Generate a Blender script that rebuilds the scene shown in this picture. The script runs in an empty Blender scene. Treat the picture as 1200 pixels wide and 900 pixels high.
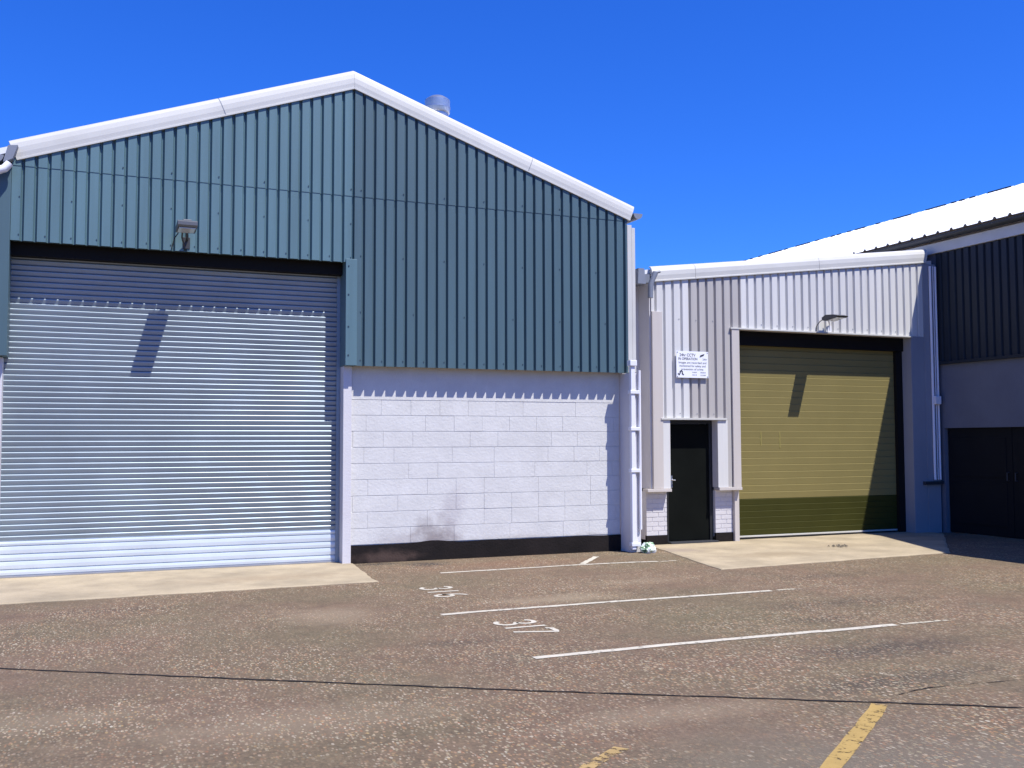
import bpy, math, random
from mathutils import Vector, Matrix, noise
random.seed(7)
S = bpy.context.scene
COL = S.collection
R = math.radians

# ------------------------------------------------------------------ materials
def mat(name, col, rough=.6, metal=0., var=.0, vscale=3., var2=.0, bump=0., bscale=40., spec=.5,
        streak=False, dirt=None):
    """Principled material with slow tonal variation, fine grain and a little bump."""
    m = bpy.data.materials.new(name); m.use_nodes = True
    nt = m.node_tree; N = nt.nodes; L = nt.links
    b = N['Principled BSDF']
    b.inputs['Roughness'].default_value = rough
    b.inputs['Metallic'].default_value = metal
    b.inputs['Specular IOR Level'].default_value = spec
    tc = N.new('ShaderNodeTexCoord')
    src = tc.outputs['Object']
    c = tuple(col) + (1,)
    out = None
    if var or var2:
        mp = N.new('ShaderNodeMapping')
        mp.inputs['Scale'].default_value = (6, 6, .35) if streak else (1, 1, 1)
        L.new(src, mp.inputs['Vector'])
        n = N.new('ShaderNodeTexNoise'); n.inputs['Scale'].default_value = vscale
        n.inputs['Detail'].default_value = 6; n.inputs['Roughness'].default_value = .6
        L.new(mp.outputs[0], n.inputs['Vector'])
        r = N.new('ShaderNodeValToRGB')
        r.color_ramp.elements[0].position = .3; r.color_ramp.elements[1].position = .72
        r.color_ramp.elements[0].color = tuple(x*(1-var) for x in col) + (1,)
        r.color_ramp.elements[1].color = tuple(min(1, x*(1+var)) for x in col) + (1,)
        L.new(n.outputs['Fac'], r.inputs['Fac'])
        out = r.outputs['Color']
        if var2:
            n2 = N.new('ShaderNodeTexNoise'); n2.inputs['Scale'].default_value = 90
            n2.inputs['Detail'].default_value = 3
            L.new(src, n2.inputs['Vector'])
            mr = N.new('ShaderNodeMapRange')
            mr.inputs['From Min'].default_value = .3; mr.inputs['From Max'].default_value = .7
            mr.inputs['To Min'].default_value = 1-var2; mr.inputs['To Max'].default_value = 1+var2
            L.new(n2.outputs['Fac'], mr.inputs['Value'])
            mx = N.new('ShaderNodeVectorMath'); mx.operation = 'SCALE'
            L.new(out, mx.inputs[0]); L.new(mr.outputs[0], mx.inputs['Scale'])
            out = mx.outputs[0]
    if dirt:
        # list of (centre, radius vector, colour, amount): grime patches with their own shape
        for cen, rad, dc, amt in dirt:
            geo = N.new('ShaderNodeNewGeometry')
            sb = N.new('ShaderNodeVectorMath'); sb.operation = 'SUBTRACT'
            sb.inputs[1].default_value = cen; L.new(geo.outputs['Position'], sb.inputs[0])
            dv = N.new('ShaderNodeVectorMath'); dv.operation = 'DIVIDE'
            dv.inputs[1].default_value = rad; L.new(sb.outputs[0], dv.inputs[0])
            ln = N.new('ShaderNodeVectorMath'); ln.operation = 'LENGTH'; L.new(dv.outputs[0], ln.inputs[0])
            n3 = N.new('ShaderNodeTexNoise'); n3.inputs['Scale'].default_value = 7; n3.inputs['Detail'].default_value = 8
            L.new(geo.outputs['Position'], n3.inputs['Vector'])
            ad = N.new('ShaderNodeMath'); ad.operation = 'MULTIPLY_ADD'
            ad.inputs[1].default_value = 1.1; L.new(n3.outputs['Fac'], ad.inputs[0])
            L.new(ln.outputs['Value'], ad.inputs[2])
            mr = N.new('ShaderNodeMapRange'); mr.interpolation_type = 'SMOOTHSTEP'
            mr.inputs['From Min'].default_value = 1.5; mr.inputs['From Max'].default_value = .65
            mr.inputs['To Min'].default_value = 0; mr.inputs['To Max'].default_value = amt
            L.new(ad.outputs[0], mr.inputs['Value'])
            mx = N.new('ShaderNodeMix'); mx.data_type = 'RGBA'
            L.new(mr.outputs[0], mx.inputs['Factor'])
            if out is not None: L.new(out, mx.inputs['A'])
            else: mx.inputs['A'].default_value = c
            mx.inputs['B'].default_value = tuple(dc) + (1,)
            out = mx.outputs['Result']
    if out is not None: L.new(out, b.inputs['Base Color'])
    else: b.inputs['Base Color'].default_value = c
    if bump:
        nb = N.new('ShaderNodeTexNoise'); nb.inputs['Scale'].default_value = bscale
        nb.inputs['Detail'].default_value = 5
        L.new(src, nb.inputs['Vector'])
        bp = N.new('ShaderNodeBump'); bp.inputs['Strength'].default_value = bump
        bp.inputs['Distance'].default_value = .02
        L.new(nb.outputs['Fac'], bp.inputs['Height']); L.new(bp.outputs[0], b.inputs['Normal'])
    return m

def asphalt_mat():
    m = bpy.data.materials.new('asphalt'); m.use_nodes = True
    nt = m.node_tree; N = nt.nodes; L = nt.links; b = N['Principled BSDF']
    b.inputs['Roughness'].default_value = .88; b.inputs['Specular IOR Level'].default_value = .25
    tc = N.new('ShaderNodeTexCoord'); P = tc.outputs['Object']
    def nz(sc, det=6, rough=.6, dist=0., vec=None):
        n = N.new('ShaderNodeTexNoise'); n.inputs['Scale'].default_value = sc
        n.inputs['Detail'].default_value = det; n.inputs['Roughness'].default_value = rough
        n.inputs['Distortion'].default_value = dist
        L.new(vec or P, n.inputs['Vector']); return n.outputs['Fac']
    def ramp(f, stops):
        r = N.new('ShaderNodeValToRGB'); e = r.color_ramp.elements
        while len(e) < len(stops): e.new(.5)
        for k, (p, c) in enumerate(stops):
            e[k].position = p; e[k].color = c if len(c) == 4 else tuple(c)+(1,)
        L.new(f, r.inputs['Fac']); return r.outputs['Color']
    def mix(f, a, c, mode='MIX'):
        x = N.new('ShaderNodeMix'); x.data_type = 'RGBA'; x.blend_type = mode
        for s, v in (('Factor', f), ('A', a), ('B', c)):
            if isinstance(v, (int, float)): x.inputs[s].default_value = v
            elif isinstance(v, tuple): x.inputs[s].default_value = v + (1,)
            else: L.new(v, x.inputs[s])
        return x.outputs['Result']
    def mrange(f, a, c, d, e):
        x = N.new('ShaderNodeMapRange'); x.inputs['From Min'].default_value = a; x.inputs['From Max'].default_value = c
        x.inputs['To Min'].default_value = d; x.inputs['To Max'].default_value = e
        L.new(f, x.inputs['Value']); return x.outputs[0]
    def mul(a, c):
        x = N.new('ShaderNodeMath'); x.operation = 'MULTIPLY'; L.new(a, x.inputs[0])
        if isinstance(c, (int, float)): x.inputs[1].default_value = c
        else: L.new(c, x.inputs[1])
        return x.outputs[0]
    def patch(cx, cy, rx, ry, amt, sc=1.6, ang=0.):
        """soft irregular patch of wear or stain lying at (cx, cy)"""
        mp = N.new('ShaderNodeMapping'); mp.vector_type = 'TEXTURE'
        mp.inputs['Location'].default_value = (cx, cy, 0); mp.inputs['Scale'].default_value = (rx, ry, 1)
        mp.inputs['Rotation'].default_value = (0, 0, R(ang)); L.new(P, mp.inputs['Vector'])
        ln = N.new('ShaderNodeVectorMath'); ln.operation = 'LENGTH'; L.new(mp.outputs[0], ln.inputs[0])
        ad = N.new('ShaderNodeMath'); ad.operation = 'MULTIPLY_ADD'; ad.inputs[1].default_value = 1.5
        L.new(nz(sc, 8, .68), ad.inputs[0]); L.new(ln.outputs['Value'], ad.inputs[2])
        x = N.new('ShaderNodeMapRange'); x.interpolation_type = 'SMOOTHSTEP'
        x.inputs['From Min'].default_value = 1.75; x.inputs['From Max'].default_value = .85
        x.inputs['To Min'].default_value = 0; x.inputs['To Max'].default_value = amt
        L.new(ad.outputs[0], x.inputs['Value']); return x.outputs[0]
    base = ramp(nz(.42, 8, .6), [(.30, (.130, .106, .063)), (.45, (.136, .102, .064)), (.58, (.148, .101, .067)), (.74, (.136, .110, .073))])
    fine = ramp(nz(34, 6, .72), [(.25, (.58, .58, .58)), (.5, (1, 1, 1)), (.78, (1.55, 1.5, 1.42))])
    base = mix(1., base, fine, 'MULTIPLY')
    mid = ramp(nz(5, 7, .7), [(.3, (.82, .82, .82)), (.7, (1.22, 1.2, 1.16))])
    base = mix(1., base, mid, 'MULTIPLY')
    # pale dusty wear
    mp = N.new('ShaderNodeMapping'); mp.inputs['Scale'].default_value = (.5, .9, 1); L.new(P, mp.inputs['Vector'])
    dust = mrange(nz(.9, 9, .72, .4, mp.outputs[0]), .53, .75, 0, .4)
    base = mix(dust, base, (.215, .165, .105))
    for c_ in ((4.7, 10.05, 1.1, .42, .75), (2.2, 10.0, .8, .7, .6), (1.2, 6.3, 1.5, .5, .45), (-.2, 6.9, 1., .4, .4), (3.4, 5.55, 1.2, .3, .45), (6.2, 10.9, 1.5, .4, .35)):
        base = mix(patch(*c_), base, (.26, .20, .13))
    # dark oil and tar patches
    dark = mrange(nz(.42, 7, .6, .8), .58, .76, 0, .22)
    base = mix(dark, base, (.060, .046, .034))
    for c_ in ((4.35, 13.55, .55, .4, .9), (3.75, 13.85, .5, .2, .8), (6.1, 6.6, 1.3, .45, .6), (5.3, 5.7, 1.4, .3, .5), (7.3, 8.6, 1.2, .4, .4), (6.4, 7.9, .7, .25, .35), (2.9, 8.2, .6, .2, .35), (.3, 11.2, .9, .25, .3), (8.6, 10.4, 1.2, .3, .3)):
        base = mix(patch(*c_), base, (.050, .042, .036))
    # greyer older surfacing in the near corner
    grey = patch(4.0, 3.6, 3.6, 1.7, .8, .7, 4)
    base = mix(grey, base, (.150, .128, .095))
    # rusty tint close to the walls
    base = mix(patch(5.6, 13.2, 2.4, .6, .5), base, (.165, .088, .052))
    # exposed stones: scattered chips of their own colours, dragged a little along the yard
    dens = mrange(nz(.7, 6, .7), .36, .62, .12, 1)
    ms = N.new('ShaderNodeMapping'); ms.inputs['Scale'].default_value = (1, .48, 1); L.new(P, ms.inputs['Vector'])
    for sc, frac, rad, amt in ((34, .32, .35, .85), (58, .42, .42, .85), (24, .10, .27, .8)):
        v = N.new('ShaderNodeTexVoronoi'); v.inputs['Scale'].default_value = sc; v.voronoi_dimensions = '2D'; L.new(ms.outputs[0], v.inputs['Vector'])
        sp = N.new('ShaderNodeSeparateColor'); L.new(v.outputs['Color'], sp.inputs[0])
        cc = ramp(sp.outputs[0], [(.0, (.38, .27, .12)), (.2, (.28, .13, .07)), (.38, (.40, .33, .20)), (.55, (.19, .18, .12)), (.7, (.46, .39, .27)), (.85, (.34, .19, .10)), (1, (.56, .50, .38))])
        pick = mrange(sp.outputs[1], frac, frac-.04, 0, amt)
        spot = mrange(v.outputs['Distance'], rad, rad*.7, 0, 1)
        base = mix(mul(mul(pick, spot), dens), base, cc)
    spk = mrange(nz(60, 4, .6), .63, .7, 0, .5)
    base = mix(spk, base, (.035, .028, .024))
    L.new(base, b.inputs['Base Color'])
    bp = N.new('ShaderNodeBump'); bp.inputs['Strength'].default_value = .55; bp.inputs['Distance'].default_value = .02
    L.new(nz(55, 6, .7), bp.inputs['Height']); L.new(bp.outputs[0], b.inputs['Normal'])
    return m

def paint_mat(name, col, wear, seed):
    """Road paint worn through to the tarmac in places."""
    m = bpy.data.materials.new(name); m.use_nodes = True
    nt = m.node_tree; N = nt.nodes; L = nt.links; b = N['Principled BSDF']
    b.inputs['Roughness'].default_value = .75
    tc = N.new('ShaderNodeTexCoord')
    def nz(sc, det):
        n = N.new('ShaderNodeTexNoise'); n.noise_dimensions = '4D'; n.inputs['W'].default_value = seed
        n.inputs['Scale'].default_value = sc; n.inputs['Detail'].default_value = det; n.inputs['Roughness'].default_value = .7
        L.new(tc.outputs['Object'], n.inputs['Vector']); return n.outputs['Fac']
    r = N.new('ShaderNodeValToRGB'); r.color_ramp.elements[0].position = .3; r.color_ramp.elements[1].position = .7
    r.color_ramp.elements[0].color = tuple(x*.72 for x in col)+(1,); r.color_ramp.elements[1].color = tuple(col)+(1,)
    L.new(nz(8, 7), r.inputs['Fac']); L.new(r.outputs[0], b.inputs['Base Color'])
    mr = N.new('ShaderNodeMapRange'); mr.inputs['From Min'].default_value = wear; mr.inputs['From Max'].default_value = wear+.06
    L.new(nz(16, 9), mr.inputs['Value']); L.new(mr.outputs[0], b.inputs['Alpha'])
    return m

M = {}
M['asphalt'] = asphalt_mat()
M['concrete'] = mat('concrete', (.365, .295, .19), .85, var=.24, vscale=1.6, var2=.10, bump=.3, bscale=70,
                    dirt=[((2.0, 12.9, 0), (1.6, .45, 1), (.27, .20, .12), .5), ((9.4, 12.5, 0), (1.1, .5, 1), (.25, .19, .11), .6),
                          ((11.1, 13.2, 0), (1.2, .5, 1), (.27, .21, .13), .5), ((8.4, 13.6, 0), (.6, .5, 1), (.24, .19, .15), .6)])
M['teal'] = mat('pale_teal_cladding', (.094, .172, .196), .5, var=.13, vscale=.8, streak=True)  # lighter teal than the sheets over the block wall
M['teal2'] = mat('teal_cladding', (.064, .116, .136), .5, var=.12, vscale=.8, streak=True)
M['teal_dark'] = mat('dark_teal_backing', (.03, .05, .06), .7, var=.1)
M['screw'] = mat('screw_head', (.03, .045, .06), .4)
M['white_metal'] = mat('white_coated_metal', (.54, .53, .485), .5, var=.08, vscale=1.2, var2=.015, bump=.02, bscale=4)
M['white_clad'] = mat('white_cladding', (.63, .62, .585), .5, var=.09, vscale=.8, streak=True)
M['grey_clad'] = mat('dull_white_cladding', (.43, .405, .37), .5, var=.09, vscale=.8, streak=True)
M['beige_clad'] = mat('stained_white_flashing', (.53, .485, .44), .5, var=.05, vscale=1.2, streak=True)
M['block'] = mat('painted_block', (.60, .59, .555), .75, var=.07, vscale=2.6, var2=.05, bump=.22, bscale=30,
                 dirt=[((4.62, 14.05, .22), (.55, .5, .55), (.22, .18, .17), .8), ((4.9, 14.05, .75), (.28, .5, .5), (.42, .39, .39), .5),
                       ((5.9, 14.05, .24), (1.4, .5, .10), (.44, .41, .36), .6), ((7.1, 14.05, .24), (.9, .5, .08), (.42, .38, .33), .6), ((4.1, 14.05, .3), (.5, .5, .22), (.36, .32, .30), .5)])
M['white_paint'] = mat('white_painted_masonry', (.60, .58, .58), .7, var=.04, vscale=2, var2=.03, bump=.15, bscale=50)
M['brick'] = mat('white_painted_brick', (.58, .56, .56), .7, var=.05, vscale=3, var2=.03, bump=.15, bscale=50)
M['bitumen'] = mat('black_bitumen_paint', (.012, .009, .008), .8, spec=.2, var=.35, vscale=3, bump=.3, bscale=40,
                   dirt=[((3.9, 14.0, .08), (.7, .5, .14), (.10, .065, .05), .7)])
M['galv'] = mat('galvanised_slat', (.265, .32, .365), .42, .35, var=.14, vscale=.9, var2=.03)
M['galv_new'] = mat('bright_galvanised_slat', (.62, .68, .72), .42, .2, var=.08, vscale=1.2)
M['steel'] = mat('galvanised_steel', (.45, .47, .50), .35, .8, var=.1, vscale=4)
M['grey_pvc'] = mat('grey_plastic_gutter', (.20, .22, .26), .5, var=.06)
M['white_pvc'] = mat('white_plastic_pipe', (.76, .76, .79), .4, var=.04)
M['olive'] = mat('beige_door_panel', (.222, .183, .068), .6, spec=.15, var=.05, vscale=1.5, var2=.02)
M['olive_dark'] = mat('olive_door_panel', (.043, .043, .008), .6, spec=.15, var=.08, vscale=2)
M['scuff'] = mat('yellowish_scuff', (.26, .22, .06), .6)
M['black'] = mat('black_paint', (.012, .013, .014), .5, var=.2)
M['shade_dark'] = mat('shade_dark_brown', (.010, .009, .008), .7, spec=.15)  # near-black for added strips that stand in for deep shade
M['rubber'] = mat('black_rubber', (.015, .015, .015), .8)
M['door'] = mat('black_steel_door', (.005, .006, .005), .7, spec=.06, var=.25, vscale=2)
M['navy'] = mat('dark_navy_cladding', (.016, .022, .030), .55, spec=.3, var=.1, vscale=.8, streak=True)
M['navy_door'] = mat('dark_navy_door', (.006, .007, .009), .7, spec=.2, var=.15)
M['shade_wall'] = mat('shade_toned_white_masonry', (.13, .14, .17), .8, var=.08, vscale=2, bump=.15, bscale=50)  # white wall, with its shade darkened into the base colour
M['shade_pillar'] = mat('shade_toned_white_pillar', (.27, .28, .31), .7, var=.05, vscale=2, bump=.1)  # white pillar toned grey blue to carry the shade it stands in
M['roof'] = mat('white_roof_sheet', (.78, .79, .80), .45, var=.05, vscale=.5)
M['lamp_body'] = mat('grey_lamp_casting', (.115, .12, .13), .5, .3, var=.1)
M['lamp_dark'] = mat('black_lamp_casting', (.035, .037, .042), .5)
M['glass'] = mat('lamp_glass', (.55, .58, .60), .12)
M['sign'] = mat('white_sign_board', (.84, .85, .88), .35, var=.02)
M['ink'] = mat('black_sign_ink', (.035, .035, .05), .5)
M['ink_grey'] = mat('grey_sign_ink', (.22, .22, .27), .5)
M['line'] = paint_mat('white_road_paint', (.57, .52, .41), .37, 1.3)
M['line_worn'] = paint_mat('worn_white_road_paint', (.52, .46, .34), .43, 4.1)
M['number'] = paint_mat('white_number_paint', (.58, .53, .42), .34, 7.7)
M['yellow'] = paint_mat('yellow_road_paint', (.40, .265, .075), .39, 2.2)
M['yellow_worn'] = paint_mat('worn_yellow_road_paint', (.40, .27, .10), .45, 9.2)
M['tar'] = mat('black_tar', (.022, .019, .018), .9, spec=.15, var=.3, vscale=6, bump=.3)
M['chrome'] = mat('bright_handle_metal', (.7, .7, .72), .25, .9)
M['debris'] = mat('dry_litter', (.12, .10, .07), .9, var=.5, vscale=30)

# ------------------------------------------------------------------ mesh helper
class MB:
    def __init__(s): s.v = []; s.f = []; s.mi = []; s.cur = 0
    def add(s, verts, faces):
        o = len(s.v); s.v += [tuple(v) for v in verts]
        for f in faces: s.f.append([i+o for i in f]); s.mi.append(s.cur)
        return s
    def box(s, x0, x1, y0, y1, z0, z1, bev=0.):
        if bev:
            return s.bevbox(x0, x1, y0, y1, z0, z1, bev)
        v = [(x, y, z) for z in (z0, z1) for y in (y0, y1) for x in (x0, x1)]
        return s.add(v, [(0,2,3,1), (4,5,7,6), (0,1,5,4), (2,6,7,3), (0,4,6,2), (1,3,7,5)])
    def bevbox(s, x0, x1, y0, y1, z0, z1, b):
        # box with every edge chamfered
        import bmesh
        bm = bmesh.new()
        bmesh.ops.create_cube(bm, size=1)
        for v in bm.verts:
            v.co = ((x0+x1)/2+v.co.x*(x1-x0), (y0+y1)/2+v.co.y*(y1-y0), (z0+z1)/2+v.co.z*(z1-z0))
        bmesh.ops.bevel(bm, geom=bm.edges[:], offset=b, segments=2, affect='EDGES', profile=.6)
        bm.verts.index_update()
        s.add([v.co[:] for v in bm.verts], [[v.index for v in f.verts] for f in bm.faces])
        bm.free(); return s
    def prism(s, poly, a, b, fn):
        """poly: 2D outline; fn(p, t) -> 3D, extruded from t=a to t=b"""
        n = len(poly)
        v = [fn(p, a) for p in poly] + [fn(p, b) for p in poly]
        f = [tuple(range(n-1, -1, -1)), tuple(range(n, 2*n))]
        f += [(i, (i+1) % n, n+(i+1) % n, n+i) for i in range(n)]
        return s.add(v, f)
    def tube(s, pts, r, n=12, cap=True):
        pts = [Vector(p) for p in pts]; rings = []
        for i, p in enumerate(pts):
            d = (pts[min(i+1, len(pts)-1)] - pts[max(i-1, 0)]).normalized()
            u = d.orthogonal().normalized() if i == 0 else (u - d*u.dot(d)).normalized()
            w = d.cross(u)
            rr = r[i] if isinstance(r, (list, tuple)) else r
            rings.append([p + (u*math.cos(2*math.pi*k/n) + w*math.sin(2*math.pi*k/n))*rr for k in range(n)])
        v = [q for g in rings for q in g]
        f = [(a*n+k, a*n+(k+1) % n, (a+1)*n+(k+1) % n, (a+1)*n+k) for a in range(len(pts)-1) for k in range(n)]
        if cap: f += [tuple(range(n-1, -1, -1)), tuple((len(pts)-1)*n+k for k in range(n))]
        return s.add(v, f)
    def build(s, name, m, parent=None, smooth=False):
        off = Vector((0, 0, 0)); p = parent
        while p is not None: off += p.location; p = p.parent
        me = bpy.data.meshes.new(name)
        me.from_pydata([tuple(Vector(v)-off) for v in s.v], [], s.f)
        ms = m if isinstance(m, (list, tuple)) else [m]
        for x in ms: me.materials.append(x)
        me.polygons.foreach_set('material_index', s.mi)
        me.validate(); 
        import bmesh
        bm = bmesh.new(); bm.from_mesh(me); bmesh.ops.recalc_face_normals(bm, faces=bm.faces[:]); bm.to_mesh(me); bm.free()
        if smooth:
            me.shade_smooth()
            me.set_sharp_from_angle(angle=R(40))
        o = bpy.data.objects.new(name, me); COL.objects.link(o)
        if parent is not None: o.parent = parent
        return o

def thing(name, label, cat, loc, group=None):
    o = bpy.data.objects.new(name, None); COL.objects.link(o); o.location = loc
    o.empty_display_size = .3
    o['label'] = label; o['category'] = cat
    if group: o['group'] = group
    return o
def struct(o): o['kind'] = 'structure'; return o

# trapezoidal profiled sheet -----------------------------------------------
def sheet_profile(u0, u1, pitch=.165, crown=.106, slope=.018, depth=.042, phase=0.):
    """list of (u, depth) points between u0 and u1"""
    tr = pitch-crown-2*slope
    pts = []
    k = math.floor((u0-phase)/pitch)-1
    while phase+k*pitch < u1+pitch:
        a = phase+k*pitch
        pts += [(a, 0.), (a+crown, 0.), (a+crown+slope, depth), (a+crown+slope+tr, depth)]
        k += 1
    res = []
    for (a, da), (b, db) in zip(pts, pts[1:]):
        if b <= u0 or a >= u1: continue
        if a < u0: da = da+(db-da)*(u0-a)/(b-a); a = u0
        if not res: res.append((a, da))
        if b > u1: db = da+(db-da)*(u1-a)/(b-a); b = u1
        res.append((b, db))
    return res
def clad(mb, u0, u1, zb, zt, fn, proud=0., **kw):
    """profiled sheet, 2 mm steel; fn(u, d, z) -> point; zb, zt numbers or functions of u"""
    pr = sheet_profile(u0, u1, **kw); n = len(pr)
    B = zb if callable(zb) else (lambda u: zb)
    T = zt if callable(zt) else (lambda u: zt)
    v = []
    for th in (0., .002):
        v += [fn(u, d-proud+th, B(u)) for u, d in pr] + [fn(u, d-proud+th, T(u)) for u, d in pr]
    f = []
    for i in range(n-1):
        f.append((i, i+1, n+i+1, n+i)); f.append((2*n+i+1, 2*n+i, 3*n+i, 3*n+i+1))
        f.append((i+1, i, 2*n+i, 2*n+i+1)); f.append((n+i, n+i+1, 3*n+i+1, 3*n+i))
    f += [(0, n, 3*n, 2*n), (n-1, 3*n-1, 4*n-1, 2*n-1)]
    mb.add(v, f)
def screws(mb, u0, u1, z, fn, every=1, pitch=.165, phase=0., at=.128):
    """dark screw heads beside the ribs"""
    k = math.ceil((u0-phase)/pitch)
    while phase+k*pitch+at < u1:
        if k % every == 0:
            u = phase+k*pitch+.092; zz = z+random.uniform(-.008, .008)
            q = [fn(u+dx, dd, zz+dz) for dd in (-.007, .001) for dx, dz in ((-.0065, -.0065), (.0065, -.0065), (.0065, .0065), (-.0065, .0065))]
            mb.add(q, [(0,1,2,3), (7,6,5,4), (0,4,5,1), (1,5,6,2), (2,6,7,3), (3,7,4,0)])
        k += 1

# ================================================================== ground
g = MB().add([(-300, -300, 0), (300, -300, 0), (300, 300, 0), (-300, 300, 0)], [(0, 1, 2, 3)])
ground = struct(g.build('ground', M['asphalt']))

def ribbon(pts, w, z=.004, jit=.0, seg=.12):
    """flat painted strip following pts, uneven edges"""
    mb = MB(); P = [Vector((x, y, 0)) for x, y in pts]; rows = []
    for a, b in zip(P, P[1:]):
        n = max(2, int((b-a).length/seg))
        for k in range(n): rows.append((a.lerp(b, k/n), (b-a).normalized()))
    rows.append((P[-1], (P[-1]-P[-2]).normalized()))
    v = []
    for p, d in rows:
        nn = Vector((-d.y, d.x, 0))
        wob = nn*random.uniform(-jit, jit)
        a = p+wob+nn*(w/2+random.uniform(-jit, jit)); b = p+wob-nn*(w/2+random.uniform(-jit, jit))
        v += [(a.x, a.y, z), (b.x, b.y, z)]
    mb.add(v, [(2*i, 2*i+1, 2*i+3, 2*i+2) for i in range(len(rows)-1)])
    return mb
ribbon([(4.22, 12.60), (5.4, 12.63), (6.3, 12.66), (7.2, 12.60), (7.45, 12.56)], .075, jit=.008).build('white_line', M['line'], ground)
ribbon([(7.47, 12.545), (7.76, 12.57)], .075, jit=.012).build('white_line', M['line_worn'], ground)
ribbon([(6.34, 12.72), (6.93, 13.46)], .085, jit=.006).build('white_line', M['line'], ground)
ribbon([(3.22, 9.57), (3.6, 9.60), (5.2, 9.62), (7.17, 9.60)], .085, jit=.004).build('white_line', M['line'], ground)
ribbon([(7.26, 9.60), (7.58, 9.59)], .07, jit=.006).build('white_line', M['line_worn'], ground)
ribbon([(3.25, 7.385), (4.6, 7.42), (6.05, 7.40), (6.1, 7.385), (6.9, 7.39)], .085, jit=.004).build('white_line', M['line'], ground)
ribbon([(6.97, 7.385), (7.52, 7.38)], .06, jit=.005).build('white_line', M['line_worn'], ground)
ribbon([(4.73, 5.22), (4.5, 5.03), (4.05, 4.68), (3.3, 4.10), (2.7, 3.63)], .105, jit=.004).build('yellow_line', M['yellow'], ground)
ribbon([(2.75, 5.06), (2.60, 4.95), (2.30, 4.73), (1.6, 4.2)], .085, jit=.006).build('yellow_line', M['yellow_worn'], ground)
tar = [(-4.5, 11.1), (-2.0, 9.55), (-.6, 8.64), (1.13, 7.51), (2.8, 6.44), (3.7, 5.9), (4.62, 5.345), (5.51, 4.80), (7.5, 3.55), (10, 2.0)]
ribbon(tar, .024, z=.005, jit=.006, seg=.09).build('tar_seam', M['tar'], ground)
ribbon([(4.95, 5.36), (5.39, 5.44), (6.15, 5.35), (8.0, 5.2)], .005, z=.0045, jit=.006, seg=.05).build('surface_crack', M['tar'], ground)

def digit_strokes(ch):
    arc = lambda cx, cy, rx, ry, a, b, n=14: [(cx+rx*math.cos(R(a+(b-a)*i/n)), cy+ry*math.sin(R(a+(b-a)*i/n))) for i in range(n+1)]
    if ch == '3': return [arc(.26, .75, .24, .22, 160, -80) + arc(.26, .27, .27, .24, 85, -155)]
    if ch == '1': return [[(.28, 0), (.28, 1)]]
    if ch == '6': return [arc(.5, .5, .42, .5, 105, 180, 8) + arc(.30, .28, .22, .26, 180, 540, 20)]
    if ch == '7': return [[(-.02, .86), (.0, .98), (.50, .97), (.16, 0)]]
def bay_number(text, y0, x0, size, adv, w, lean, lab):
    mb = MB()
    for i, ch in enumerate(text):
        for st in digit_strokes(ch):
            # text runs towards -Y, its top points to +X
            pts = [(x0+lean*i+v*size, y0-(i*adv+u*size*.92)) for u, v in st]
            r = ribbon(pts, w, z=.004, jit=.002, seg=.04); mb.add(r.v, r.f)
    o = mb.build('bay_number', M['number'], ground); o['label'] = lab
bay_number('316', 11.42, 3.56, .37, .29, .052, -.01, 'worn white bay number 316')
bay_number('317', 8.99, 3.52, .40, .24, .050, .0, 'white bay number 317')

# concrete aprons: slightly raised slabs with soft worn edges
def slab(name, poly, z1):
    n = len(poly); c = Vector((sum(p[0] for p in poly)/n, sum(p[1] for p in poly)/n))
    mb = MB(); edge = []
    for a, b in zip(poly, poly[1:]+poly[:1]):
        a, b = Vector(a), Vector(b); k = max(2, int((b-a).length/.15))
        for i in range(k):
            p = a.lerp(b, i/k); d = (c-p).normalized()
            edge.append((p+d*(.03*noise.noise((p.x*2.3, p.y*2.3, 4.))+random.uniform(-.012, .012)), d))
    m_ = len(edge)
    v = [(p.x, p.y, -.02) for p, d in edge] + [(p.x, p.y, z1*.4) for p, d in edge] + [(p.x+d.x*.05, p.y+d.y*.05, z1) for p, d in edge]
    f = [(r*m_+i, r*m_+(i+1) % m_, (r+1)*m_+(i+1) % m_, (r+1)*m_+i) for r in (0, 1) for i in range(m_)]
    f.append(tuple(2*m_+i for i in range(m_)))
    mb.add(v, f)
    return struct(mb.build(name, M['concrete']))
slab('concrete_apron', [(-2.2, 14.3), (-2.2, 11.95), (-.85, 12.0), (3.25, 12.1), (3.41, 14.0), (3.41, 14.3)], .018)
slab('concrete_apron', [(8.42, 14.45), (8.30, 13.9), (7.72, 11.4), (12.03, 11.72), (14.35, 14.1), (14.35, 14.45), (13.93, 14.66), (10.16, 14.66), (10.1, 14.45)], .018)

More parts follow.
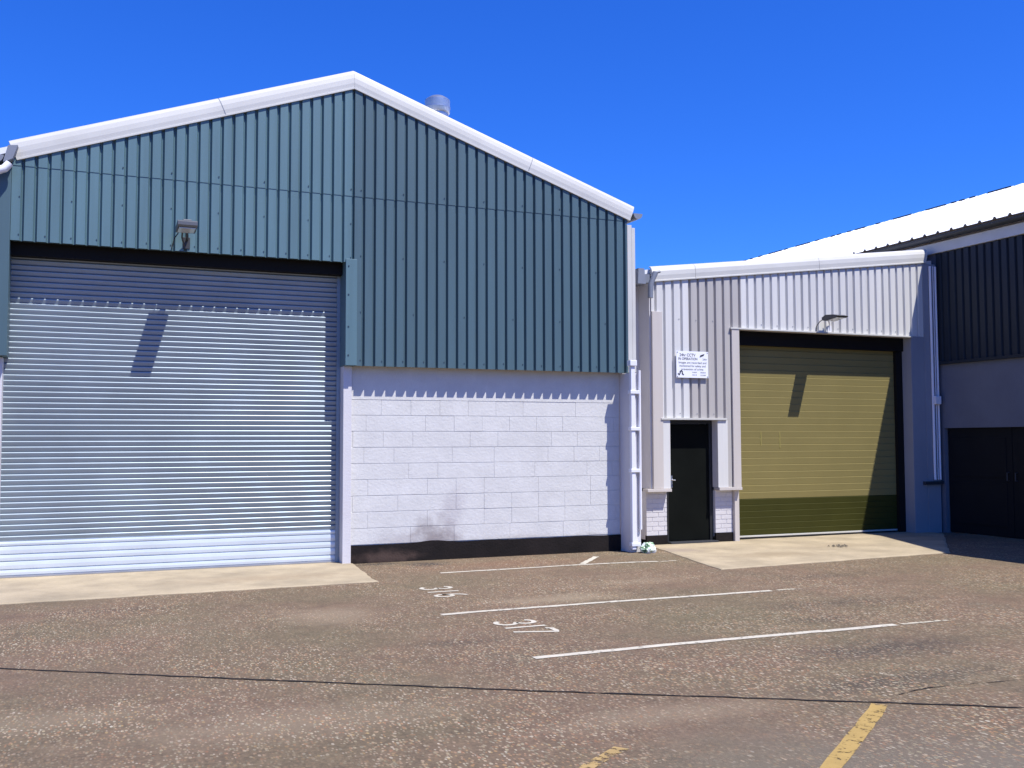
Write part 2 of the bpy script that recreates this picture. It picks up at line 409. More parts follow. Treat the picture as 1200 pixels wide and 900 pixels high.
# ================================================================== teal gable warehouse
W = thing('warehouse', 'tall gabled warehouse with teal ribbed cladding above a painted block wall', 'warehouse', (3.38, 14.0, 0))
AX, SL = 3.35, .345                     # ridge position and roof slope
zb = lambda x: 6.688-SL*abs(x-3.35)     # lower edge of the barge boards
facade = lambda Y: (lambda u, d, z: (u, Y+d, z))
F = facade(13.85)
ZS = 5.185                              # horizontal lap of the sheets
for nm, x0, x1, zlow, mt, lab in (('cladding', -.97, 3.36, 4.215, 'teal', 'paler ribbed teal sheets above the roller shutter'),
                             ('cladding', 3.362, 7.72, 2.765, 'teal2', 'darker ribbed teal sheets above the block wall')):
    mb = MB()
    ph = x0 if x0 < 0 else x0+.005
    pk = dict(phase=ph, pitch=.1497 if x0 < 0 else .1545, crown=.101 if x0 < 0 else .104)
    clad(mb, x0, x1, zlow, ZS, F, **pk)
    clad(mb, x0, x1, ZS-.03, lambda u: max(zb(u)+.12, ZS), F, proud=.006, **pk)
    mb.cur = 1
    rows = [(zlow+.07, 2), (zlow+.55, 4)] if zlow > 4 else [(zlow+.08, 2), (zlow+.75, 5), (zlow+1.55, 4)]
    for z, e in rows: screws(mb, x0, x1, z, F, every=e, phase=ph, pitch=pk['pitch'])
    screws(mb, x0 if x0 > 0 else .2, x1 if x0 < 0 else 6.9, ZS+.06, facade(13.841), every=4, phase=ph, pitch=pk['pitch'])
    o = mb.build(nm, [M[mt], M['screw']], W); o['label'] = lab
# backing behind the sheets
mb = MB()
mb.prism([(-.96, 4.23), (3.36, 4.23), (3.36, 6.6), (-.96, 5.15)], 13.93, 14.19, lambda p, t: (p[0], t, p[1]))
mb.prism([(3.37, 2.785), (7.70, 2.785), (7.70, 5.15), (3.37, 6.6)], 13.93, 14.04, lambda p, t: (p[0], t, p[1]))
mb.build('backing_wall', M['teal_dark'], W)
# barge boards with folded profile
BP = [(13.87, .0), (13.822, .0), (13.822, .022), (13.834, .027), (13.830, .09), (13.834, .16), (13.846, .225), (13.868, .268), (13.91, .288), (14.25, .292), (14.25, .27), (13.90, .262)]
def barge(x0, x1, side):
    mb = MB()
    def pt(p, x, end):
        k = -side*.0
        xx = x+(side*p[1]*.36 if end else 0)
        return (xx, p[0], 6.688-SL*abs(xx-3.35)+p[1])
    n = len(BP)
    v = [pt(p, x0, False) for p in BP]+[pt(p, x1, True) for p in BP]
    f = [(i, (i+1) % n, n+(i+1) % n, n+i) for i in range(n)]+[tuple(range(n-1, -1, -1)), tuple(range(n, 2*n))]
    mb.add(v, f); return mb.build('barge_board', M['white_metal'], W)
bl = barge(3.349, -.915, -1); br = barge(3.351, 7.765, 1)
for par, x, sd in ((bl, 1.60, -1), (br, 6.02, 1)):
    sx = sd*.36
    mb = MB(); w = .0045
    poly = [(p[0]-.0022 if p[0] < 13.9 else p[0], p[1]+(.002 if p[1] > .2 else 0)) for p in BP[2:9]]
    n = len(poly)
    v = []
    for dx in (-w, w):
        for p in poly:
            xx = x+sx*p[1]+dx; v.append((xx, p[0], 6.688-SL*abs(xx-3.35)+p[1]))
    mb.add(v, [(i, i+1, n+i+1, n+i) for i in range(n-1)])
    mb.build('joint', M['grey_pvc'], par)
# roof
mb = MB()
for s in (-1, 1):
    xe = 3.33+s*4.52
    poly = [(3.33, 6.90), (xe, 6.90-SL*4.52), (xe, 6.82-SL*4.52), (3.33, 6.82)]
    mb.prism(poly, 13.9, 38, lambda p, t: (p[0], t, p[1]))
roof = mb.build('roof', M['roof'], W)
# flue on the right slope
fx, fy = 5.30, 16.0
mb = MB()
mb.tube([(fx, fy, 6.05), (fx, fy, 7.30)], .185, 28)
vent = mb.build('roof_vent', M['steel'], roof, smooth=True)
mb = MB()
mb.tube([(fx, fy, 7.235), (fx, fy, 7.25), (fx, fy, 7.455), (fx, fy, 7.475), (fx, fy, 7.52)], [.205, .212, .212, .19, .12], 28)
mb.build('vent_cap', M['steel'], roof, smooth=True)
MB().tube([(fx, fy, 7.315), (fx, fy, 7.345)], .217, 28).build('vent_band', M['steel'], roof, smooth=True)
# body side and rear walls
mb = MB()
mb.box(-1.16, -1.04, 14.2, 38, 0, 5.2).box(7.72, 7.84, 14.2, 38, 0, 5.2)
mb.prism([(-1.03, 0), (7.71, 0), (7.71, 5.2), (3.33, 6.75), (-1.03, 5.2)], 37.8, 37.98, lambda p, t: (p[0], t, p[1]))
mb.build('side_wall', M['white_paint'], W)
# corner flashings
mb = MB().box(-1.20, -.974, 13.835, 14.19, 2.775, 5.13, .006)
mb.build('corner_flashing', M['teal2'], W)
o = MB().box(7.723, 7.80, 13.845, 14.1, 2.775, 5.10, .004).build('corner_flashing', M['white_metal'], W); o['label'] = 'white folded corner flashing'
mb = MB().box(7.806, 7.865, 13.852, 14.1, 2.775, 5.06, .004)
o = mb.build('corner_flashing', M['white_metal'], W); o['label'] = 'white folded corner flashing'
# opening: head post, piers
mb = MB().box(3.245, 3.405, 13.832, 14.18, 2.768, 4.262, .005); mb.cur = 1
for z in (2.9, 3.3, 3.75, 4.15): mb.box(3.275, 3.293, 13.826, 13.84, z, z+.018)
mb.build('post_flashing', [M['teal'], M['screw']], W)
MB().box(3.255, 3.375, 13.985, 14.30, 0, 2.766, .006).build('pier', M['white_paint'], W)
MB().box(-1.20, -1.03, 13.985, 14.30, 0, 2.766, .006).build('pier', M['white_paint'], W)
# roller shutter: curved interlocking slats
SY = 14.22
mb = MB(); prof = []
z = .47
while z < 4.5:
    for t, y in ((0, .004), (.05, -.004), (.16, -.010), (.45, -.017), (.70, -.022), (.82, -.0225), (.91, -.018), (.97, -.008), (.995, .003)):
        prof.append((SY+y, z+.070*t))
    z += .070
n = len(prof)
mb.add([(-1.04, y, zz) for y, zz in prof]+[(3.26, y, zz) for y, zz in prof], [(i, n+i, n+i+1, i+1) for i in range(n-1)])
mb.box(-1.04, 3.26, SY+.02, SY+.03, .4, 4.5)
sh = mb.build('roller_shutter', M['galv'], W)
mb = MB(); prof = []
z = .045
for hgt in (.075, .105, .085, .105, .055):
    for y, t in ((SY-.002, 0), (SY-.020, .10), (SY-.024, .5), (SY-.020, .88), (SY-.002, .96)): prof.append((y, z+hgt*t))
    z += hgt
prof.append((SY-.002, .472))
n = len(prof)
mb.add([(-1.04, y, zz) for y, zz in prof]+[(3.26, y, zz) for y, zz in prof], [(i, n+i, n+i+1, i+1) for i in range(n-1)])
mb.build('bottom_slats', M['galv_new'], sh)
MB().box(-1.03, 3.25, SY-.03, SY+.02, .019, .046, .004).build('bottom_rail', M['steel'], sh)
MB().box(3.20, 3.252, SY-.045, SY-.018, .02, 4.2).build('guide_rail', M['galv'], sh)
MB().box(-1.02, 3.24, 14.03, 14.192, 4.06, 4.226).build('shade_bar', M['shade_dark'], W)  # dark box added to blacken the shaded head of the shutter
# block wall, course by course
mb = MB(); k = 0; z = .262
rng = random.Random(3)
while z < 2.2:
    h = .2275; top = z+h-.0065
    x = 3.38-(.22 if k % 2 else 0.)-rng.choice((0, .03, -.03))
    while x < 7.66:
        L_ = .44*rng.choice((1, 1, 1, 2, 2, 1.5)); x1 = min(x+L_-.002, 7.662)
        xa = max(x, 3.378)
        if x1-xa > .03:
            yj = rng.uniform(-.0016, .0016)
            mb.bevbox(xa, x1, 14.05+yj, 14.16, z+rng.uniform(-.0012, .0012), top+rng.uniform(-.0012, .0012), .0035)
        x += L_
    z += h; k += 1
mb.box(3.377, 7.665, 14.0562, 14.20, .2, 2.35)
mb.box(3.378, 7.664, 14.047, 14.19, 2.305, 2.78)
mb.build('block_wall', M['block'], W)
mb = MB(); pts = []
for i in range(44):
    x = 3.378+i*(7.68-3.378)/43
    pts.append((x, .252+.010*noise.noise((x*2.1, 0, 0))+(.03*math.exp(-((x-4.6)/.25)**2))))
mb.prism(pts[::-1]+[(3.378, -.02), (7.68, -.02)], 14.036, 14.056, lambda p, t: (p[0], t, p[1]))
mb.build('plinth_band', M['bitumen'], W)
# steel column standing proud at the right hand end, with its pipe
MB().box(7.668, 7.852, 13.735, 14.048, 0, 2.755, .006).build('column', M['white_paint'], W)
mb = MB().box(7.660, 7.728, 13.655, 13.722, .05, 2.86, .008)
pipe = mb.build('drain_pipe', M['white_pvc'], W)
MB().box(7.635, 7.755, 13.63, 13.74, 2.86, 2.95, .01).build('hopper', M['white_pvc'], pipe)
for z in (1.225, 1.865, 2.43, .10):
    MB().box(7.643, 7.80, 13.64, 13.734, z, z+.055, .008).build('clip', M['white_pvc'], pipe)
MB().tube([(7.83, 13.70, .35), (7.83, 13.70, 2.80)], .022, 10).build('conduit', M['white_pvc'], W, smooth=True)
# eaves gutters (end on)
def gutter(x0, x1, y0, z, name, par, m):
    cx, w = (x0+x1)/2, (x1-x0)/2
    mb = MB(); pr = [(cx+w*math.cos(R(a)), z+w*1.1*math.sin(R(a))) for a in range(180, 361, 15)]
    pr2 = [(cx+(w-.006)*math.cos(R(a)), z+(w-.006)*1.1*math.sin(R(a))) for a in range(360, 179, -15)]
    mb.prism(pr+pr2, y0, 30, lambda p, t: (p[0], t, p[1]))
    mb.prism(pr, y0-.004, y0+.004, lambda p, t: (p[0], t, p[1]))
    return mb.build(name, m, par)
gutter(7.83, 7.99, 13.83, 5.29, 'gutter', W, M['grey_pvc'])
gutter(-1.24, -1.06, 13.80, 5.26, 'gutter', W, M['grey_pvc'])
mb = MB().add([(-1.06, 13.70, 5.15), (-.955, 13.70, 5.20), (-.90, 13.70, 5.375), (-1.01, 13.70, 5.36)] + [(-1.06, 13.90, 5.15), (-.955, 13.90, 5.20), (-.90, 13.90, 5.375), (-1.01, 13.90, 5.36)],
              [(0,1,2,3), (7,6,5,4), (0,4,5,1), (1,5,6,2), (2,6,7,3), (3,7,4,0)])
mb.build('gutter_end', M['grey_pvc'], W)
mb = MB().tube([(-.99, 13.72, 5.14), (-1.04, 13.71, 5.07), (-1.15, 13.70, 5.02), (-1.9, 13.70, 4.93)], .05, 12)
mb.build('outlet_pipe', M['white_pvc'], W, smooth=True)

# ================================================================== low white unit
G = thing('workshop', 'low white ribbed workshop unit with a beige garage door and a black door', 'workshop', (11.5, 14.5, 0))
WY = 14.38; FW = facade(WY)
zf = lambda x: 4.318+.119*(x-8.47)
pieces = [(8.455, 8.64, 3.80, 'white_clad'), (8.64, 9.18, 2.085, 'white_clad'), (9.182, 9.905, 2.085, 'grey_clad'), (9.905, 9.985, .915, 'grey_clad'),
          (9.985, 10.22, 3.625, 'grey_clad'), (10.222, 14.27, 3.625, 'white_clad')]
acc = {}
for x0, x1, z0, m in pieces:
    key = 'white_door' if x0 < 9.1 else ('grey' if m == 'grey_clad' else 'white_header')
    mb = acc.setdefault(key, (MB(), m))[0]; mb.cur = 0
    clad(mb, x0, x1, z0, lambda u: zf(u)+.12, FW, phase=8.56, crown=.112, slope=.018, depth=.040)
    mb.cur = 1
    screws(mb, x0, x1, z0+.07, FW, every=2, phase=8.56)
    if z0 < 3: screws(mb, x0, x1, 3.72, FW, every=2, phase=8.56)
for k, lab in (('white_door', 'white ribbed sheets above the black door'), ('grey', 'duller grey white ribbed sheets beside the garage door'), ('white_header', 'white ribbed sheets above the garage door')):
    o = acc[k][0].build('cladding', [M[acc[k][1]], M['grey_pvc']], G); o['label'] = lab
# walls behind
mb = MB()
mb.box(8.462, 8.775, 14.425, 14.95, .93, 4.30)
mb.box(8.775, 9.703, 14.425, 14.95, 2.075, 4.30)
mb.box(9.703, 10.15, 14.425, 14.95, .93, 4.30)
mb.box(10.15, 13.952, 14.425, 14.95, 3.605, 4.30)
mb.prism([(8.462, 4.302), (14.55, 4.302), (14.55, 5.08), (8.462, 4.36)], 14.425, 14.95, lambda p, t: (p[0], t, p[1]))
mb.box(8.43, 8.455, 14.40, 16.5, 0.93, 4.32)
mb.build('wall', M['white_paint'], G)
mb = MB().box(8.455, 8.642, 14.352, 14.44, .93, 3.83, .004)
o = mb.build('corner_flashing', M['beige_clad'], G)
MB().box(8.645, 8.778, 14.362, 14.424, .93, 2.05, .003).build('door_surround', M['white_clad'], G)
MB().box(9.700, 9.90, 14.362, 14.424, .93, 2.05, .003).build('door_surround', M['white_clad'], G)
MB().box(8.60, 9.875, 14.335, 14.42, 2.052, 2.083, .004).build('door_drip', M['white_metal'], G)
MB().box(8.33, 8.779, 14.33, 14.50, .878, .928, .005).build('ledge', M['beige_clad'], G)
MB().box(9.70, 10.155, 14.33, 14.50, .878, .928, .005).build('ledge', M['beige_clad'], G)
# garage opening jamb and head trim
MB().box(10.0, 10.15, 14.345, 14.66, .93, 3.60, .004).build('jamb', M['beige_clad'], G)
MB().box(10.06, 10.15, 14.42, 14.66, 0, .925, .004).build('jamb', M['beige_clad'], G)
MB().box(9.975, 13.96, 14.335, 14.42, 3.598, 3.624, .003).build('head_trim', M['white_metal'], G)
MB().box(13.953, 14.272, 14.372, 14.95, 0, 3.62, .004).build('pillar', M['shade_pillar'], G)
MB().box(14.275, 14.585, 14.368, 14.95, 0, 5.0, .004).build('pillar', M['shade_pillar'], G)
MB().box(14.15, 14.59, 14.30, 14.36, .89, .95, .004).build('ledge', M['lamp_dark'], G)
# brick plinth either side of the black door
for x0, x1 in ((8.385, 8.768), (9.712, 10.055)):
    mb = MB(); z, k = .165, 0
    while z < .86:
        x = x0-(.11 if k % 2 else 0)
        while x < x1:
            xa, xb = max(x, x0), min(x+.215, x1)
            if xb-xa > .02: mb.bevbox(xa, xb, 14.48+random.uniform(-.0015, .0015), 14.6, z, min(z+.066, .876), .003)
            x += .225
        z += .075; k += 1
    mb.box(x0+.002, x1-.002, 14.486, 14.9, .1, .876)
    mb.build('brick_plinth', M['brick'], G)
MB().box(8.38, 8.772, 14.468, 14.52, -.01, .165, .003).build('plinth_band', M['bitumen'], G)
MB().box(9.708, 10.055, 14.468, 14.52, -.01, .165, .003).build('plinth_band', M['bitumen'], G)
# black door
mb = MB().box(8.845, 9.632, 14.56, 14.60, .055, 1.985, .004)
d = mb.build('door', M['door'], G)
MB().box(8.776, 8.838, 14.535, 14.62, 0.0, 2.05, .004).box(9.640, 9.702, 14.535, 14.62, 0, 2.05, .004).box(8.838, 9.640, 14.535, 14.62, 1.995, 2.05, .004).build('door_frame', M['black'], d)
MB().box(8.80, 9.72, 14.40, 14.62, .0, .045, .006).build('door_sill', M['lamp_dark'], d)
MB().box(8.888, 8.925, 14.548, 14.562, .93, 1.13, .004).build('lock_plate', M['chrome'], d)
MB().tube([(8.906, 14.55, 1.06), (8.906, 14.515, 1.06), (8.92, 14.505, 1.06), (8.955, 14.505, 1.055)], .010, 8).build('handle', M['chrome'], d, smooth=True)
# sectional garage door, ribbed panels
GY = 14.68
def ribs(z0, z1, step):
    prof = []; z = z0
    while z < z1-.001:
        zt = min(z+step, z1)
        prof += [(GY+.002, z), (GY-.0005, z+.004), (GY-.004, z+.5*(zt-z)), (GY-.0075, zt-.009), (GY-.006, zt-.006), (GY+.002, zt-.002)]; z = zt
    n = len(prof); mb = MB()
    mb.add([(10.12, y, zz) for y, zz in prof]+[(13.99, y, zz) for y, zz in prof], [(i, n+i, n+i+1, i+1) for i in range(n-1)])
    mb.box(10.12, 13.99, GY+.01, GY+.05, z0, z1); return mb
gd = ribs(.70, 3.75, .118).build('garage_door', M['olive'], G)
o = ribs(.075, .698, .104).build('bottom_panel', M['olive_dark'], gd); o['label'] = 'darker olive bottom panel'
MB().box(10.13, 13.98, GY-.02, GY+.045, .045, .073, .004).build('bottom_rail', M['white_metal'], gd)
MB().box(10.13, 13.98, GY-.012, GY+.04, .017, .0445, .004).build('bottom_seal', M['rubber'], gd)
for x, z0, z1 in ((10.79, 1.62, 1.86), (11.19, 1.58, 1.86)):
    MB().box(x, x+.02, GY-.0085, GY-.002, z0, z1).build('scuff_mark', M['scuff'], gd)
MB().box(10.155, 13.948, 14.56, 14.66, 3.36, 3.596).build('shade_bar', M['shade_dark'], G)  # dark bar added for the deep shade at the top of the recess
MB().box(13.80, 13.948, 14.60, 14.665, .02, 3.355).build('shade_side_strip', M['shade_dark'], G)  # dark strip added to deepen the shade along the recess side
# fascia
def fascia(x0, x1):
    P = [(14.40, .0), (14.350, .0), (14.350, .02), (14.362, .026), (14.358, .10), (14.364, .17), (14.385, .225), (14.42, .255), (14.47, .268), (14.47, .25), (14.42, .24)]
    n = len(P); v = []
    for x in (x0, x1):
        for p in P:
            xx = x+(.25*p[1] if x == x1 and x1 > 14 else 0); v.append((xx, p[0], zf(xx)+p[1]))
    return MB().add(v, [(i, (i+1) % n, n+(i+1) % n, n+i) for i in range(n)]+[tuple(range(n-1, -1, -1)), tuple(range(n, 2*n))])
for x0, x1 in ((8.47, 9.303), (9.309, 11.88), (11.886, 14.36)):
    fascia(x0, x1).build('fascia', M['white_metal'], G)
mb = MB(); 
mb.prism([(8.40, 4.46), (14.42, 5.18), (14.42, 5.25), (8.40, 4.53)], 14.48, 34, lambda p, t: (p[0], t, p[1]))
mb.build('roof', M['roof'], G)
# gap wall and valley gutter between the two units
MB().box(7.87, 8.43, 14.74, 14.86, 0, 4.40).build('infill_wall', M['white_paint'], G)
mb = MB().add([(8.085, 14.16, 4.24), (8.235, 14.16, 4.24), (8.205, 14.16, 4.49), (8.10, 14.16, 4.49)]+[(8.085, 14.32, 4.24), (8.235, 14.32, 4.24), (8.205, 14.32, 4.49), (8.10, 14.32, 4.49)],
              [(0,1,2,3), (7,6,5,4), (0,4,5,1), (1,5,6,2), (2,6,7,3), (3,7,4,0)])
mb.box(8.06, 8.40, 14.324, 20, 4.29, 4.43)
mb.build('gutter', M['grey_pvc'], G)
mb = MB()
mb.tube([(8.325, 14.18, 4.02), (8.335, 14.18, 4.25), (8.42, 14.17, 4.44)], .045, 10)
mb.tube([(8.38, 14.17, 4.43), (8.50, 14.16, 4.455)], .02, 8)
mb.build('gutter_bracket', M['grey_pvc'], G, smooth=True)
# service pipes on the right hand pillar
for x, r in ((14.42, .026), (14.545, .022), (14.49, .012)):
    MB().tube([(x, 14.335, .98), (x, 14.335, 4.95)], r, 10).build('service_pipe', M['white_pvc'], G, smooth=True)
MB().box(14.40, 14.535, 14.25, 14.33, 2.37, 2.52, .01).build('junction_box', M['white_pvc'], G)

# ================================================================== dark unit at right
D = thing('side_warehouse', 'dark navy clad warehouse with a white ribbed roof standing in shade', 'warehouse', (19.5, 14, 0))
side = lambda X: (lambda u, d, z: (X+d, u, z))
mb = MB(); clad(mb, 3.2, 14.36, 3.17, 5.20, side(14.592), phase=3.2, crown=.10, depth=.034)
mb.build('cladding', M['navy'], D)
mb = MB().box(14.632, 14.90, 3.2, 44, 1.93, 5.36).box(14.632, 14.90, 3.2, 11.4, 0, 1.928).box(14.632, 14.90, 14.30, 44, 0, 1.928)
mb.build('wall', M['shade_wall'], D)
MB().box(14.555, 14.63, 3.2, 44, 5.205, 5.40, .004).build('eaves_board', M['white_metal'], D)
MB().box(14.56, 14.626, 3.2, 14.36, 3.11, 3.165, .003).build('drip_trim', M['navy'], D)
mb = MB(); pr = [(14.485+.068*math.cos(R(a)), 5.505+.09*math.sin(R(a))) for a in range(180, 361, 20)]
mb.prism(pr, 3.2, 44, lambda p, t: (p[0], t, p[1])); mb.build('gutter', M['black'], D)
# roof: ribbed sheets rising away from the eaves
mb = MB(); SR = .345
def rf(u, dd, z): # u along Y, z = distance in X from the eaves
    return (14.44+z, u, 5.585+SR*z-dd)
clad(mb, 2.6, 46, 0., 4.78, rf, pitch=.32, crown=.045, slope=.02, depth=.04, phase=2.6)
clad(mb, 2.6, 46, 4.72, 9.74, rf, proud=.008, pitch=.32, crown=.045, slope=.02, depth=.04, phase=2.6)
rr = mb.build('roof', M['roof'], D)
mb = MB().prism([(23.9, 8.80), (24.22, 8.93), (24.54, 8.80), (24.54, 8.76), (24.22, 8.89), (23.9, 8.78)], 2.6, 46, lambda p, t: (p[0], t, p[1]))
mb.build('ridge_cap', M['roof'], rr)
y = 4.
while y < 44:
    l = random.choice((.2, .2, .5, .8)); MB().box(23.87, 23.90, y, y+l, 8.85, 8.884).build('ridge_filler', M['black'], rr); y += l+random.uniform(.1, .7)
mb = MB().prism([(24.22, 8.86), (34.0, 5.49), (34.0, 5.4), (24.22, 8.78)], 2.6, 46, lambda p, t: (p[0], t, p[1]))
mb.build('far_slope', M['roof'], rr)
mb = MB(); mb.prism([(14.92, 0), (33.8, 0), (33.8, 5.4), (24.2, 8.7), (14.92, 5.5)], 45.6, 45.9, lambda p, t: (p[0], t, p[1])); mb.build('end_wall', M['navy'], D); mb = MB()
mb.prism([(14.92, 0), (33.8, 0), (33.8, 5.4), (24.2, 8.7), (14.92, 5.5)], 3.0, 3.18, lambda p, t: (p[0], t, p[1])); mb.build('end_wall', M['navy'], D)
# dark double doors in the base
for y0, y1 in ((12.87, 14.28), (11.42, 12.86)):
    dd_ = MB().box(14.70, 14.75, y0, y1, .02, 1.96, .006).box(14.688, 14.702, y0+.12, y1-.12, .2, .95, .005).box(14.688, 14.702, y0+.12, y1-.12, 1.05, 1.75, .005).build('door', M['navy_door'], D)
    hy = 12.95 if y0 > 12 else 12.78
    MB().tube([(14.70, hy, 1.0), (14.655, hy, 1.0), (14.655, hy, 1.14), (14.70, hy, 1.14)], .010, 8).build('handle', M['lamp_dark'], dd_, smooth=True)
# unseen slab added out of view, shaped to cast the bent ground shadow
mb = MB().prism([(14.50, 11.75), (13.36, 9.1), (13.36, 3.3), (14.50, 3.3)], 5.42, 5.54, lambda p, t: (p[0], p[1], t))
mb.build('shadow_caster', M['navy'], D)

# ================================================================== fittings and loose things
T = thing('floodlight', 'grey floodlight on a bracket above the roller shutter', 'floodlight', (1.1, 13.85, 4.3), 'wall mounted floodlights')
mb = MB().prism([(13.31, 4.46), (13.34, 4.44), (13.68, 4.425), (13.71, 4.45), (13.70, 4.50), (13.36, 4.525), (13.31, 4.50)], .965, 1.205, lambda p, t: (t, p[0], p[1]))
h = mb.build('lamp_head', M['lamp_body'], T)
MB().box(.985, 1.185, 13.36, 13.66, 4.424, 4.434).build('lens', M['glass'], h)
MB().box(1.03, 1.14, 13.40, 13.62, 4.512, 4.55, .01).build('gear_box', M['lamp_body'], h)
mb = MB()
mb.tube([(1.10, 13.66, 4.45), (1.115, 13.74, 4.40), (1.12, 13.842, 4.36)], .017, 8).tube([(1.05, 13.66, 4.45), (1.05, 13.75, 4.38), (1.09, 13.842, 4.28)], .011, 8)
mb.box(1.07, 1.16, 13.838, 13.849, 4.25, 4.40, .003)
mb.build('bracket', M['lamp_dark'], T)
MB().tube([(1.01, 13.69, 4.46), (1.0, 13.78, 4.43), (.965, 13.835, 4.38), (.945, 13.842, 4.30), (.93, 13.842, 4.24)], .007, 6).build('cable', M['rubber'], T, smooth=True)

T = thing('floodlight', 'flat dark floodlight on a thin arm above the beige garage door', 'floodlight', (12.1, 14.38, 3.7), 'wall mounted floodlights')
mb = MB().prism([(13.86, 3.855), (13.90, 3.835), (14.20, 3.80), (14.27, 3.815), (14.28, 3.865), (14.18, 3.905), (13.96, 3.885)], 11.84, 12.07, lambda p, t: (t, p[0], p[1]))
h = mb.build('lamp_head', M['lamp_dark'], T)
mb = MB().prism([(13.91, 3.828), (14.19, 3.796), (14.19, 3.805), (13.91, 3.838)], 11.86, 12.05, lambda p, t: (t, p[0], p[1]))
mb.build('lens', M['glass'], h)
mb = MB().tube([(11.96, 14.26, 3.84), (12.02, 14.31, 3.82), (12.08, 14.36, 3.76), (12.09, 14.372, 3.66)], .013, 8).box(12.05, 12.13, 14.366, 14.379, 3.63, 3.74, .003)
mb.build('bracket', M['white_pvc'], T)
MB().tube([(11.86, 14.27, 3.83), (11.84, 14.33, 3.80), (11.80, 14.368, 3.72), (11.79, 14.37, 3.64)], .007, 6).build('cable', M['rubber'], T, smooth=True)

# CCTV notice on the white cladding
SG = thing('warning_sign', 'white CCTV warning sign screwed to ribbed cladding above the black door', 'sign', (9.2, 14.34, 2.74))
MB().box(8.895, 9.515, 14.335, 14.343, 2.75, 3.19, .002).build('board', M['sign'], SG)
def text_mesh(mb, s, x, z, size, bold=.0, width=None):
    cu = bpy.data.curves.new('t', 'FONT'); cu.body = s; cu.size = size; cu.offset = bold
    o = bpy.data.objects.new('t', cu); COL.objects.link(o)
    dg = bpy.context.evaluated_depsgraph_get()
    me = bpy.data.meshes.new_from_object(o.evaluated_get(dg))
    w = max(v.co.x for v in me.vertices); k = (width/w) if width else 1
    mb.add([(x+v.co.x*k, 14.3335, z+v.co.y) for v in me.vertices], [tuple(p.vertices) for p in me.polygons])
    bpy.data.objects.remove(o); bpy.data.curves.remove(cu); bpy.data.meshes.remove(me)
for line in (('24hr CCTV', 8.955, 3.105, .068, .0008, .31), ('IN OPERATION', 8.93, 3.045, .058, .0006, .37), ('24hr', 9.40, 3.045, .048, .0, .09),
             ('Images are recorded and', 8.935, 2.985, .052, .0, .54), ('monitored for safety and', 8.95, 2.93, .052, .0, .51), ('prevention of crime', 8.985, 2.875, .052, .0, .43)):
    mb = MB(); text_mesh(mb, *line); mb.build('lettering', M['ink'], SG)
for x, z, w in ((9.20, 2.835, .10), (9.36, 2.832, .11), (9.20, 2.792, .09), (9.36, 2.788, .12)):
    n = int(w/.018); mb = MB()
    for i in range(n): mb.box(x+i*.018, x+i*.018+random.uniform(.006, .013), 14.3325, 14.3345, z, z+.016)
    mb.build('small_print', M['ink_grey'], SG)
mb = MB().prism([(9.345, 3.095), (9.425, 3.125), (9.44, 3.155), (9.36, 3.13)], 14.331, 14.3345, lambda p, t: (p[0], t, p[1]))
mb.build('camera_emblem', M['ink'], SG)
mb = MB()
lg = [(8.925, 2.815), (8.95, 2.80), (8.965, 2.83), (8.965, 2.855), (8.99, 2.865), (9.005, 2.85), (9.005, 2.815), (9.03, 2.80)]
for a, b in zip(lg, lg[1:]):
    a, b = Vector(a), Vector(b); dn = (b-a).normalized(); nn = Vector((-dn.y, dn.x))*.009; a -= dn*.006; b += dn*.006
    mb.prism([a+nn, b+nn, b-nn, a-nn], 14.3315, 14.3345, lambda p, t: (p[0], t, p[1]))
mb.build('logo', M['ink'], SG)
for x in (8.915, 9.495):
    for z in (2.77, 3.17): MB().tube([(x, 14.330, z), (x, 14.336, z)], .009, 8).build('screw', M['grey_pvc'], SG)

# crumpled plastic bag at the column foot
def bag_mat():
    m = bpy.data.materials.new('plastic_bag'); m.use_nodes = True
    N = m.node_tree.nodes; L = m.node_tree.links; b = N['Principled BSDF']
    b.inputs['Roughness'].default_value = .35
    tc = N.new('ShaderNodeTexCoord'); n = N.new('ShaderNodeTexNoise'); n.inputs['Scale'].default_value = 9; n.inputs['Detail'].default_value = 3
    n.inputs['Distortion'].default_value = 1.
    L.new(tc.outputs['Object'], n.inputs['Vector'])
    r = N.new('ShaderNodeValToRGB'); e = r.color_ramp.elements
    for _ in range(3): e.new(.5)
    for k, (p, c) in enumerate(((.36, (.05, .10, .05)), (.44, (.25, .42, .22)), (.5, (.75, .78, .72)), (.62, (.80, .81, .80)), (.72, (.5, .52, .25)))):
        e[k].position = p; e[k].color = c+(1,)
    L.new(n.outputs['Fac'], r.inputs['Fac']); L.new(r.outputs[0], b.inputs['Base Color'])
    return m
import bmesh
bm = bmesh.new(); bmesh.ops.create_icosphere(bm, subdivisions=4, radius=1)
for v in bm.verts:
    p = v.co.copy()
    rd = 1+.30*noise.noise(p*1.6+Vector((3, 1, 7)))+.16*(abs(noise.noise(p*4+Vector((9, 2, 1))))-.2)+.05*noise.noise(p*11)
    q = p*rd
    v.co = Vector((q.x*.125, q.y*.105, max(q.z, -.62)*.10+.06))
me = bpy.data.meshes.new('plastic_bag'); bm.to_mesh(me); bm.free(); me.materials.append(bag_mat())
bag = bpy.data.objects.new('plastic_bag', me); COL.objects.link(bag); bag.location = (7.90, 13.60, .0)
bag['label'] = 'crumpled green and white plastic bag at the foot of the white column'; bag['category'] = 'plastic bag'
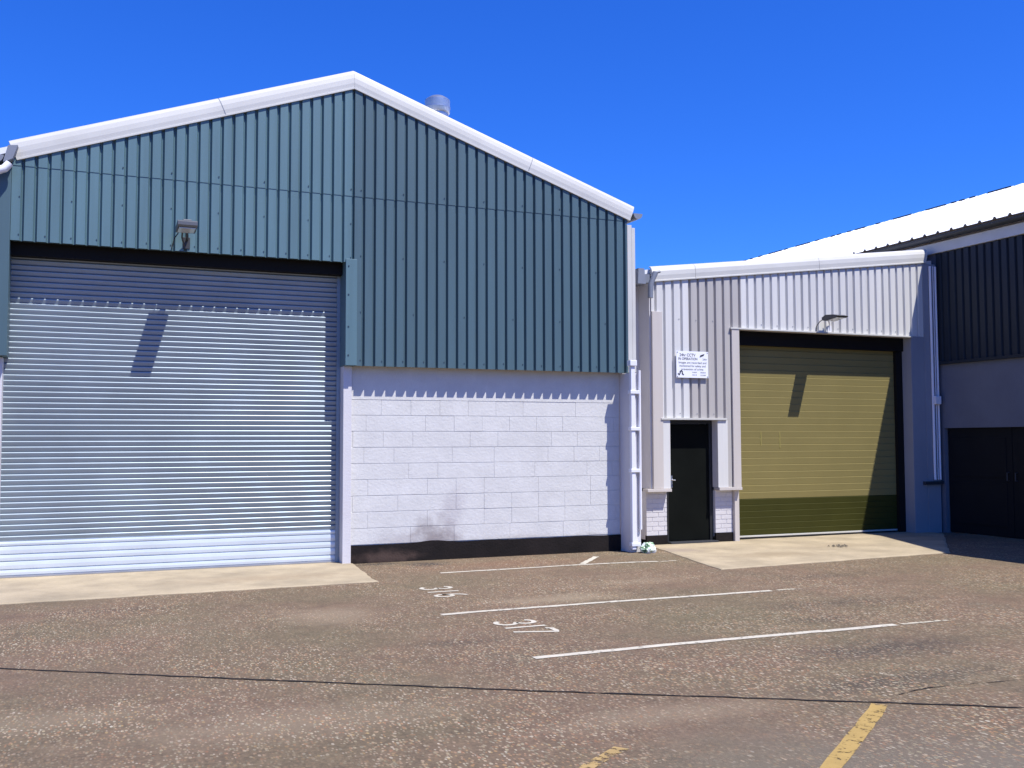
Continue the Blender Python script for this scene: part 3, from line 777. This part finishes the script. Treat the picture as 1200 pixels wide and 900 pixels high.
# small clump of dry litter on the concrete
mb = MB()
for i in range(16):
    x, y = 11.05+random.gauss(0, .07), 12.98+random.gauss(0, .05); a = random.uniform(0, 6.28); l = random.uniform(.02, .05); z = .02
    c_, s_ = math.cos(a)*l, math.sin(a)*l
    mb.add([(x-c_, y-s_, z), (x+s_*.5, y-c_*.5, z+.012), (x+c_, y+s_, z+.006), (x-s_*.5, y+c_*.5, z+.022), (x, y, z+.03)],
           [(0, 1, 4), (1, 2, 4), (2, 3, 4), (3, 0, 4), (3, 2, 1, 0)])
o = mb.build('litter', M['debris']); o['label'] = 'small clump of dry litter on the pale concrete before the garage door'; o['category'] = 'litter'; o['kind'] = 'thing'

# ================================================================== camera, light, sky
cam = bpy.data.cameras.new('camera'); co = bpy.data.objects.new('camera', cam); COL.objects.link(co)
f, pi_, ya, ro = 1186.52374, .0569614961, .393901819, -.00284842978
cy, sy, cp, sp = math.cos(ya), math.sin(ya), math.cos(pi_), math.sin(pi_)
fw = Vector((sy*cp, cy*cp, sp)); rt = Vector((cy, -sy, 0)); up = rt.cross(fw)
c, s = math.cos(ro), math.sin(ro)
r2, u2 = rt*c+up*s, up*c-rt*s
m = Matrix(((r2.x, u2.x, -fw.x, 0), (r2.y, u2.y, -fw.y, 0), (r2.z, u2.z, -fw.z, 1.7), (0, 0, 0, 1)))
co.matrix_world = m
cam.sensor_width = 36; cam.lens = f/1200*36; cam.clip_end = 2000
S.camera = co

LD = Vector((-.265, .472, -1)).normalized()
sun = bpy.data.lights.new('sun', 'SUN'); sun.energy = 5.0; sun.angle = R(.5); sun.color = (1, .965, .91)
so = bpy.data.objects.new('sun', sun); COL.objects.link(so); so.location = (5, -10, 30)
so.rotation_euler = LD.to_track_quat('-Z', 'Y').to_euler()
w = bpy.data.worlds.new('World'); S.world = w; w.use_nodes = True
N, L = w.node_tree.nodes, w.node_tree.links
sk = N.new('ShaderNodeTexSky'); sk.sky_type = 'NISHITA'; sk.sun_disc = False
el = math.asin(-LD.z); sk.sun_elevation = el; sk.sun_rotation = math.atan2(-LD.x, -LD.y)
sk.air_density = 1.0; sk.dust_density = .3; sk.ozone_density = 3.0
hs = N.new('ShaderNodeHueSaturation'); hs.inputs['Saturation'].default_value = 1.25
L.new(sk.outputs[0], hs.inputs['Color'])
tn = N.new('ShaderNodeVectorMath'); tn.operation = 'MULTIPLY'; tn.inputs[1].default_value = (.37, .80, 1.82)
L.new(hs.outputs[0], tn.inputs[0]); L.new(tn.outputs[0], N['Background'].inputs['Color']); N['Background'].inputs['Strength'].default_value = .085
S.view_settings.view_transform = 'Standard'; S.view_settings.look = 'None'
S.view_settings.exposure = .45; S.view_settings.gamma = 1
S.render.engine = 'CYCLES'
